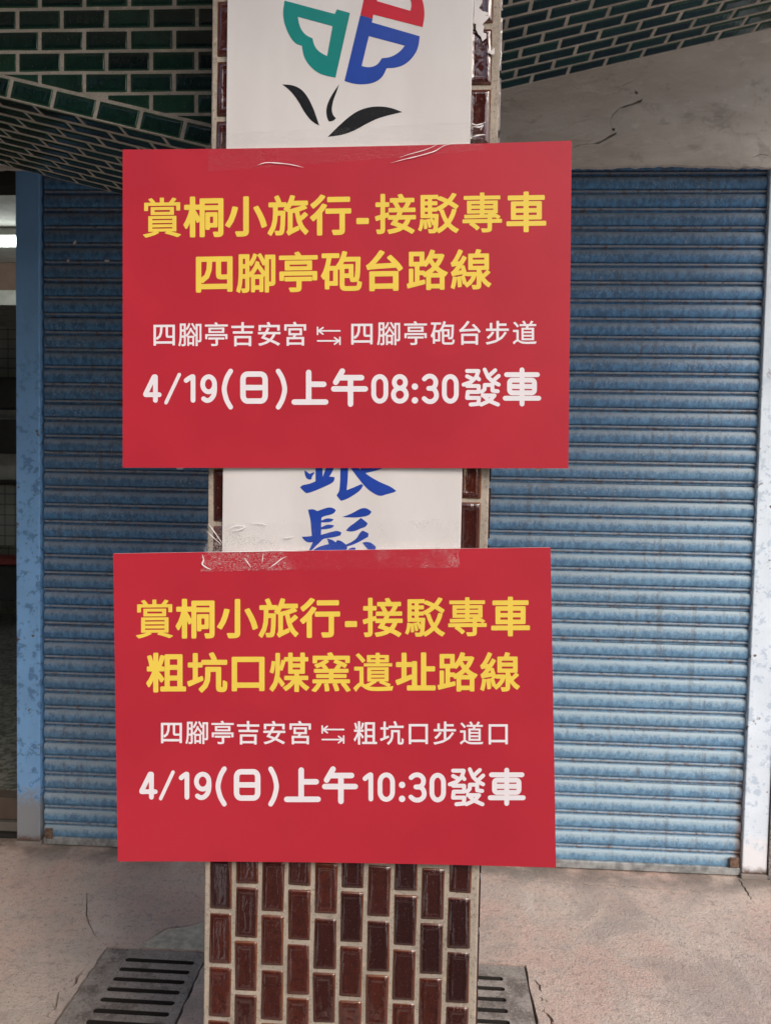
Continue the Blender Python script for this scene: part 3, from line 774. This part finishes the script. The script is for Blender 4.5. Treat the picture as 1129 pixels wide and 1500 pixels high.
# ================================================================== LETTERING
def keep(P, T, V, E, r, fill=True):
    c = P[T].mean(1); A = np.array([V[a] for a, b_ in E]); B = np.array([V[b_] for a, b_ in E])
    d = B-A; w_ = c[:, None, :]-A[None]; t = np.clip((w_*d).sum(2)/((d*d).sum(1)+1e-12), 0, 1)
    k = np.sqrt(((w_-t[..., None]*d)**2).sum(2)).min(1) < r
    if fill:
        cy = c[:, 1:2]; cr_ = (A[:, 1] > cy) != (B[:, 1] > cy)
        xx = A[:, 0]+(cy-A[:, 1])/np.where(abs(d[:, 1]) < 1e-12, 1e-12, d[:, 1])*d[:, 0]
        k |= ((cr_ & (xx > c[:, 0:1])).sum(1) % 2) == 1
    return T[k]
def capsules(V, E, r, base, res=5):
    vs = [Vector(v) for v in V]; fs = [list(f) for f in base]
    for a, b_ in E:
        ax, ay = V[a]; bx, by = V[b_]
        t = atan2(by-ay, bx-ax) if hypot(bx-ax, by-ay) > 1e-9 else 0.0
        n = len(vs)
        for k in range(res+1): q = t-pi/2+pi*k/res; vs.append(Vector((bx+r*cos(q), by+r*sin(q))))
        for k in range(res+1): q = t+pi/2+pi*k/res; vs.append(Vector((ax+r*cos(q), ay+r*sin(q))))
        fs.append(list(range(n, n+2*res+2)))
    ov, oe, of, *_ = delaunay_2d_cdt(vs, [], fs, 1, 1e-5)
    return np.array([[v.x, v.y] for v in ov]), np.array([list(f) for f in of])
cache = {}
def glyph(ch, r):
    if (ch, r) in cache: return cache[(ch, r)]
    cu = bpy.data.curves.new('t', 'FONT'); cu.body = ch; cu.size = 1; cu.resolution_u = 3
    o = bpy.data.objects.new('t', cu); C.objects.link(o)
    dg = bpy.context.evaluated_depsgraph_get(); ev = o.evaluated_get(dg); me = ev.to_mesh()
    V = [(v.co.x, v.co.y) for v in me.vertices]; Fs = [list(p.vertices) for p in me.polygons]
    ev.to_mesh_clear(); bpy.data.objects.remove(o); bpy.data.curves.remove(cu)
    cnt = {}
    for f in Fs:
        for i in range(len(f)):
            k = tuple(sorted((f[i], f[(i+1) % len(f)]))); cnt[k] = cnt.get(k, 0)+1
    E = [k for k, c in cnt.items() if c == 1 and hypot(V[k[0]][0]-V[k[1]][0], V[k[0]][1]-V[k[1]][1]) > 1e-6]
    P, T = capsules(V, E, r, Fs); T = keep(P, T, V, E, r)
    xs = [v[0] for v in V]
    cache[(ch, r)] = (P, T, (min(xs)+max(xs))/2)
    return cache[(ch, r)]
def arc(cx, cy, rx, ry, a0, a1, n=14):
    return [(cx+rx*cos(radians(a0+(a1-a0)*i/n)), cy+ry*sin(radians(a0+(a1-a0)*i/n))) for i in range(n+1)]
def cat(P, m=5):
    out = []
    for i in range(len(P)-1):
        p0, p1, p2, p3 = P[max(i-1, 0)], P[i], P[i+1], P[min(i+2, len(P)-1)]
        for k in range(m):
            t = k/m
            out.append(tuple(.5*((2*p1[j])+(-p0[j]+p2[j])*t+(2*p0[j]-5*p1[j]+4*p2[j]-p3[j])*t*t+(-p0[j]+3*p1[j]-3*p2[j]+p3[j])*t**3) for j in (0, 1)))
    return out+[P[-1]]
def rr(x0, x1, y0, y1, c=.12):
    L = []
    for cx, cy, a in ((x1-c, y1-c, 0), (x0+c, y1-c, 90), (x0+c, y0+c, 180), (x1-c, y0+c, 270)): L += arc(cx, cy, c, c, a, a+90, 4)
    return L+[L[0]]
ST = {
 '4': [[(.72, 0), (.72, 1), (.62, 1), (0, .27), (0, .24), (1, .24)]],
 '/': [[(0, 0), (1, 1)]],
 '1': [[(0, .84), (.35, .92), (.8, 1), (.95, 1), (.95, 0)]],
 '9': [arc(.5, .68, .5, .32, 0, 360, 22), cat([(1, .68), (1, .42), (.9, .2), (.62, .03), (.3, 0), (.08, .07)])],
 '0': [arc(.5, .70, .5, .30, 0, 180, 12)+arc(.5, .30, .5, .30, 180, 360, 12)+[(1, .70)]],
 '8': [arc(.5, .765, .43, .235, 0, 360, 20), arc(.5, .265, .5, .265, 0, 360, 22)],
 '3': [cat([(.02, .90), (.28, 1), (.65, 1), (.93, .86), (.93, .66), (.72, .54), (.38, .52)]), cat([(.38, .52), (.80, .49), (1, .32), (.97, .13), (.68, 0), (.30, 0), (0, .11)])],
 ':': [[(.5, 0), (.5, .001)], [(.5, 1), (.5, .999)]],
 '(': [cat([(1, 1), (.42, .82), (.08, .62), (0, .5), (.08, .38), (.42, .18), (1, 0)])],
 ')': [cat([(0, 1), (.58, .82), (.92, .62), (1, .5), (.92, .38), (.58, .18), (0, 0)])],
 '日': [rr(0, 1, 0, 1, .2), [(0, .5), (1, .5)]],
 '上': [[(.46, 1), (.46, 0)], [(.46, .60), (.94, .60)], [(0, 0), (1, 0)]],
 '午': [[(.27, 1), (.06, .66)], [(.22, .80), (.88, .80)], [(0, .46), (1, .46)], [(.53, .80), (.53, 0)]],
 '車': [[(.04, .86), (.96, .86)], rr(.13, .87, .33, .70, .08), [(.13, .515), (.87, .515)], [(0, .17), (1, .17)], [(.5, 1), (.5, 0)]],
 '發': [[(.10, .96), (.42, .96), (.36, .78), (.20, .64), (0, .57)], [(.10, .81), (.24, .74)], [(.36, .80), (.44, .72)],
       [(.60, 1), (.70, .78), (.84, .65), (1, .57)], [(.90, .98), (.74, .84)], [(1, .82), (.86, .70)],
       [(.10, .53), (.43, .53), (.43, .36), (.12, .36), (.10, .19), (.44, .19), (.42, .02), (.20, 0)],
       [(.60, .56), (.60, .44), (.52, .36)], [(.60, .56), (.82, .56), (.82, .40), (.97, .38)],
       [(.54, .26), (.88, .26), (.76, .12), (.50, 0)], [(.60, .22), (.74, .10), (.98, 0)]],
 '→': [[(1, 1), (.06, 1)], [(0, 1.35), (0, .65)], [(.24, 1.32), (.04, 1), (.24, .68)],
       [(0, 0), (.94, 0)], [(1, .35), (1, -.35)], [(.76, .32), (.96, 0), (.76, -.32)]],
}
def strokes(ch, x0, x1, y0, y1, r):
    """px-space union of round strokes filling the box"""
    V, E = [], []
    w_, h = (x1-x0-2*r), (y1-y0-2*r)
    for L in ST[ch]:
        n = len(V)
        V += [(x0+r+p[0]*max(w_, 0), -(y1-r)+p[1]*h) for p in L]
        E += [(n+i, n+i+1) for i in range(len(L)-1)]
    P, T = capsules(V, E, r, [], 6); T = keep(P, T, V, E, r, False)
    return np.stack([P[:, 0], -P[:, 1]], 1), T
def lettering(name, parts, Y, mat, parent, label=None):
    V, Fc = [], []
    for P, T in parts:
        n = len(V)
        V += [onY(p[0], p[1], Y+bow(onY(p[0], p[1], Y).x)) for p in P]; Fc += [[n+int(i) for i in t] for t in T]
    me = mesh(name, V, Fc); o = link(name, me, parent, mat)
    bm = bmesh.new(); bm.from_mesh(me)
    for f in bm.faces:
        f.normal_update()
        if f.normal.y > 0: f.normal_flip()
    bm.to_mesh(me); bm.free()
    if label: o['label'] = label
    return o
DENSE = {'亭': .0215, '賞': .012, '遺': .013, '駁': .018, '專': .016, '腳': .020, '線': .020, '道': .022, '窯': .020, '煤': .021, '路': .022, '旅': .023, '砲': .023, '車': .024, '接': .021}
def row(chars, em, p0, p1, bold=1.0, extra=0.0):
    """chars = [(char, centre px)], p0/p1 = line centre at two ends"""
    sl = (p1[1]-p0[1])/(p1[0]-p0[0]); out = []
    for ch, cx in chars:
        r = (DENSE.get(ch, .027))*bold+extra
        P, T, gx = glyph(ch, r)
        yc = p0[1]+sl*(cx-p0[0])
        dx = (P[:, 0]-gx)*em; dy = (P[:, 1]-.38)*em
        out.append((np.stack([cx+dx+.018*dy*0, yc+sl*dx-dy], 1), T))
    return out
def bow(x): return -.0065*((x+.165)/.41)**2
def bend(me, world=True):
    for v in me.vertices: v.co.y += bow(v.co.x)
def board(corners, Yf, label):
    cs = [onY(x, y, Yf+bow(onY(x, y, Yf).x)) for x, y in corners]
    e = empty('notice_board', ((cs[2].x+cs[3].x)/2, Yf, (cs[2].z+cs[3].z)/2), label, 'notice board')
    L = [(c.x, c.z) for c in cs]
    nseg = 24
    def dense(L, n=24):
        return [(L[i][0]+(L[(i+1) % 4][0]-L[i][0])*k/n, L[i][1]+(L[(i+1) % 4][1]-L[i][1])*k/n) for i in range(4) for k in range(n)]
    def grid(Yg, flip=False):
        V, Fc = [], []
        tl, tr, b_r, bl_ = L
        for j in range(9):
            for i in range(33):
                u, v = i/32, j/8
                V.append((tl[0]*(1-u)*(1-v)+tr[0]*u*(1-v)+b_r[0]*u*v+bl_[0]*(1-u)*v, Yg, tl[1]*(1-u)*(1-v)+tr[1]*u*(1-v)+b_r[1]*u*v+bl_[1]*(1-u)*v))
        for j in range(8):
            for i in range(32): Fc.append([j*33+i, (j+1)*33+i, (j+1)*33+i+1, j*33+i+1])
        return V, Fc
    V, Fc = grid(Yf)
    me = mesh('printed_face', V, Fc, True); bend(me); link('printed_face', me, e, RED)
    D = dense(L); n = len(D)
    V = [(p[0], Yf+.0003, p[1]) for p in D]+[(p[0], Yf+.0052, p[1]) for p in D]
    Fc = [[i, (i+1) % n, n+(i+1) % n, n+i] for i in range(n)]
    V2, F2 = grid(Yf+.0052); m = len(V); V += V2; Fc += [[m+q for q in f[::-1]] for f in F2]
    me = mesh('foam_core', V, Fc); bend(me); link('foam_core', me, e, FOAM)
    return e
YB = 1.4062
b1 = board([(180, 219), (837, 206), (832, 686), (180, 685)], YB, 'upper red notice board with yellow title and 08:30 departure time')
YT = YB-.0004
lettering('title_lettering', row([('賞', 237.6), ('桐', 298.2), ('小', 360.5), ('旅', 422), ('行', 484.2), ('-', 531), ('接', 579), ('駁', 642), ('專', 706), ('車', 770.5)], 61.5, (237.6, 318.6), (770.5, 310.2)), YT, YELLOW, b1, 'yellow title line')
lettering('route_lettering', row([('四', 314), ('腳', 374.8), ('亭', 437), ('砲', 500), ('台', 563), ('路', 625.6), ('線', 689.5)], 61.5, (314, 400.3), (689.5, 394.5)), YT, YELLOW, b1, 'yellow route line')
lettering('stops_lettering', row([('四', 240.8), ('腳', 278.4), ('亭', 317.1), ('吉', 355.5), ('安', 394.4), ('宮', 432.5), ('四', 530), ('腳', 569), ('亭', 608.5), ('砲', 648), ('台', 688), ('步', 728), ('道', 768)], 37.2, (240.8, 490), (768, 487.3), .42) + [strokes('→', 464, 499, 483.5, 500.5, 1.15)], YT, WHITEP, b1, 'white line naming the two stops')
RS = 3.5
def date(L):
    out = []
    for ch, x0, x1, y0, y1, *r in L: out.append(strokes(ch, x0, x1, y0, y1, r[0] if r else RS))
    return out
lettering('time_lettering', date([('4', 210, 237, 548.4, 590), ('/', 240.8, 265.5, 546, 592.5, 2.6), ('1', 269.4, 287, 548.3, 590), ('9', 293.5, 318, 548.3, 590), ('(', 325, 341.5, 540, 600, 3.6), ('日', 352, 392.5, 544, 591.5, 4.0), (')', 404, 420.6, 540, 600, 3.6), ('上', 427, 481, 541.5, 593, 4.1), ('午', 484.8, 539, 539.5, 596, 4.1), ('0', 543.7, 568.5, 548, 591.3), ('8', 572.5, 598.5, 548, 591.3), (':', 602.5, 612.5, 561.5, 591.3, 4.8), ('3', 617.5, 642.2, 548, 591.3), ('0', 647, 671.6, 548, 591.3), ('發', 675.8, 733, 538.5, 595.5, 2.9), ('車', 736, 792.3, 538.2, 595.5, 3.6)]), YT, WHITEP, b1, 'white date line ending 08:30')
b2 = board([(166, 811), (806, 802), (814, 1271), (173, 1262)], YB, 'lower red notice board with yellow title and 10:30 departure time')
lettering('title_lettering', row([('賞', 226.6), ('桐', 286), ('小', 348), ('旅', 408), ('行', 468.7), ('-', 514), ('接', 560.3), ('駁', 622.3), ('專', 684.3), ('車', 747.4)], 60, (226.6, 906.6), (747.4, 903)), YT, YELLOW, b2, 'yellow title line')
lettering('route_lettering', row([('粗', 243.6), ('坑', 303.8), ('口', 363.6), ('煤', 423.9), ('窯', 485), ('遺', 546.7), ('址', 608.5), ('路', 669.9), ('線', 732)], 60, (243.6, 985.2), (732, 984.2)), YT, YELLOW, b2, 'yellow route line')
lettering('stops_lettering', row([('四', 251.4), ('腳', 288.5), ('亭', 326.3), ('吉', 363.6), ('安', 401.9), ('宮', 439.8), ('粗', 535), ('坑', 573.8), ('口', 612.5), ('步', 651.1), ('道', 690.3), ('口', 729.3)], 36.4, (251.4, 1072.8), (729.3, 1074.2), .42) + [strokes('→', 470.8, 504.5, 1067.5, 1084.5, 1.15)], YT, WHITEP, b2, 'white line naming the two stops')
lettering('time_lettering', date([('4', 204.3, 231.2, 1130.5, 1171.3), ('/', 233, 256.3, 1128.5, 1172.5, 2.6), ('1', 262, 278, 1130.5, 1171.5), ('9', 284.4, 309.8, 1130.5, 1171.8), ('(', 316, 332.3, 1122.6, 1181.5, 3.6), ('日', 342.6, 381.6, 1126.5, 1173, 4.0), (')', 393, 408.5, 1122.8, 1181.5, 3.6), ('上', 416, 470, 1124, 1175, 4.1), ('午', 471.6, 524.3, 1122.5, 1178, 4.1), ('1', 531, 547, 1131.5, 1174), ('0', 553, 578.3, 1131.5, 1174.5), (':', 583.8, 593.6, 1145, 1175, 4.8), ('3', 598, 624.3, 1132, 1175), ('0', 628.8, 652.8, 1132, 1175.3), ('發', 655.5, 710.2, 1124, 1181, 2.9), ('車', 714, 769.6, 1124.5, 1180.5, 3.6)]), YT, WHITEP, b2, 'white date line ending 10:30')

# ================================================================== TAPE AND SCRAPS
def tape(name, quad, mat, label, depth_at, nx=90, ny=26, amp=.0004, ragl=.0, ragr=.0, seed=0):
    """quad TL TR BR BL in photo px; depth_at(v) = plane depth"""
    rnd = random.Random(seed)
    ph = [(rnd.uniform(0, 6.28), rnd.uniform(20, 160), rnd.uniform(20, 160)) for _ in range(10)]
    V = []
    el = [rnd.uniform(-1, 1) for _ in range(ny+1)]; er = [rnd.uniform(-1, 1) for _ in range(ny+1)]
    for j in range(ny+1):
        v = j/ny
        for i in range(nx+1):
            u = i/nx
            uu = u + (ragl*el[j]*(1-u)**8) + (ragr*er[j]*u**8)
            x = (quad[0][0]*(1-uu)+quad[1][0]*uu)*(1-v)+(quad[3][0]*(1-uu)+quad[2][0]*uu)*v
            y = (quad[0][1]*(1-uu)+quad[1][1]*uu)*(1-v)+(quad[3][1]*(1-uu)+quad[2][1]*uu)*v
            Yd = depth_at(x, y)
            p = onY(x, y, Yd)
            h = sum(abs(sin(a+p.x*fx+p.z*fz)) for a, fx, fz in ph)/10
            V.append((p.x, p.y+(bow(p.x) if Yd < YB+.002 else 0)-amp*h*2, p.z))
    Fc = [[j*(nx+1)+i, j*(nx+1)+i+1, (j+1)*(nx+1)+i+1, (j+1)*(nx+1)+i] for j in range(ny) for i in range(nx)]
    o = link(name, mesh(name, V, Fc, True), None, mat)
    return tag(o, label, 'tape', 'clear tapes holding the notice boards')
def dep1(x, y):
    e = 219+(206-219)*(x-180)/657
    return YB-.0007 if y > e-.5 else (YB-.0007+(e-y)*.0006 if y > e-9 else YP-.0007+.0006) if 330 < x < 692 else (YB-.0007 if y > e-.5 else min(YF-.004, YB-.0007+(e-y)*.0009))
def dep2(x, y):
    e = 811+(802-811)*(x-166)/640
    return YB-.0007 if y > e-.5 else (YB-.0007+(e-y)*.0006 if y > e-9 else YP-.0007+.0006) if 327 < x < 677 else (YB-.0007 if y > e-.5 else min(YF-.004, YB-.0007+(e-y)*.0009))
t1 = tape('clear_tape', [(308, 196), (711, 178), (708, 221), (304, 252)], TAPE1, 'nearly invisible clear tape over the top edge of the upper notice board', dep1, amp=.0003, ragl=.004, ragr=.008, seed=3)
t2 = tape('clear_tape', [(300, 768), (674, 760), (672, 831), (297, 837)], TAPE2, 'wrinkled shiny clear tape over the top edge of the lower notice board', dep2, ny=34, amp=.0007, ragl=.014, ragr=.005, seed=8)
def crease_glint(parent, pts, wd, Y):  # thin pale strip painted where a wrinkle catches light
    L = ell([(onY(x, y, Y).x, onY(x, y, Y).z) for x, y in cat([(a, b_) for a, b_ in pts], 4)], wd)
    V, Fc = slab_region([L], .0002, lambda u, v, w_: (u, Y-.0002+w_+bow(u), v))
    link('crease_glint', mesh('crease_glint', V, Fc), parent, TAPEL)
YC = YB-.0018
crease_glint(t1, [(378, 242), (390, 238.5), (405, 239), (425, 241), (445, 245.5)], .0015, YC)
crease_glint(t1, [(572, 239), (590, 234), (612, 229), (636, 222), (650, 214), (672, 209)], .0013, YC)
crease_glint(t1, [(585, 231), (600, 226), (625, 219), (642, 211)], .0010, YC)
crease_glint(t1, [(690, 181), (698, 184), (711, 180)], .0016, YP-.003)
crease_glint(t1, [(692, 186), (702, 187), (707, 184), (703, 192)], .0022, YP-.003)
crease_glint(t1, [(692, 201), (700, 199), (710, 198)], .0022, YP-.003)
crease_glint(t2, [(306, 767), (314, 778), (327, 797)], .0014, YP-.003)
crease_glint(t2, [(303, 777), (312, 786), (325, 798)], .0012, YP-.003)
crease_glint(t2, [(336, 774), (346, 770), (360, 771), (350, 776), (338, 777)], .0018, YP-.003)
crease_glint(t2, [(368, 766), (382, 766.5), (392, 769)], .0012, YP-.003)
crease_glint(t2, [(414, 788), (424, 787), (431, 785.5)], .0018, YP-.003)
crease_glint(t2, [(297, 812), (299, 820), (297, 826), (303, 831), (310, 834)], .0022, YC)
crease_glint(t2, [(358, 817), (364, 825), (368, 831)], .0014, YC)
crease_glint(t2, [(386, 810), (385, 818), (384, 826)], .0010, YC)
crease_glint(t2, [(393, 833), (403, 826), (412, 819), (420, 815)], .0013, YC)
crease_glint(t2, [(297, 808.5), (350, 808), (400, 807), (450, 807.5)], .0012, YC)
def scrap(pts, Y, name, label, cat_='scrap'):
    L = [(onY(x, y, Y).x, onY(x, y, Y).z) for x, y in pts]
    V, Fc = slab_region([L], .0012, lambda u, v, w_: (u+.0003*sin(u*900), Y-.0012+w_, v))
    tag(link(name, mesh(name, V, Fc), None, PAPER), label, cat_)
YQ = YF-.0045
scrap([(694, -12), (706, -10), (706, 4), (701, 12), (706, 17), (716, 19), (716, 26), (711, 31), (706, 36), (709, 40), (707, 48), (712, 50), (712, 56), (706, 61), (704, 54), (700, 51), (697, 44), (697, 36), (693, 34), (694, 20)], YQ, 'paper_scrap', 'large torn white paper remnant on the brown tiles high on the pillar')
scrap([(714, 77), (719, 75), (724, 70), (724, 80), (719, 80)], YQ, 'paper_scrap', 'small pointed white paper scrap at the right edge of the pillar')
scrap([(257, 684), (270, 684), (268, 687.5), (260, 687.5)], YB+.006, 'foam_scrap', 'white foam tape stub under the lower left edge of the upper notice board')
scrap([(780, 684), (793, 684), (791, 688), (787, 690.5), (783, 688)], YB+.006, 'foam_scrap', 'white foam tape stub under the lower right edge of the upper notice board')
for px, py, r in ((110, 355, 4), (100, 382, 3.4), (157, 382, 3)):
    L = [(px+r*cos(a)*(1.3 if px == 157 else .6), py+r*sin(a)*.6-(cos(a)*1.6 if px == 110 else 0)) for a in [k*pi/5 for k in range(10)]]
    Ls = [(onY(x, y, YS-.0085).x, onY(x, y, YS-.0085).z) for x, y in L]
    V, Fc = slab_region([Ls], .001, lambda u, v, w_: (u, YS-.0085+w_, v))
    link('paint_fleck', mesh('paint_fleck', V, Fc), sh, PAPER)
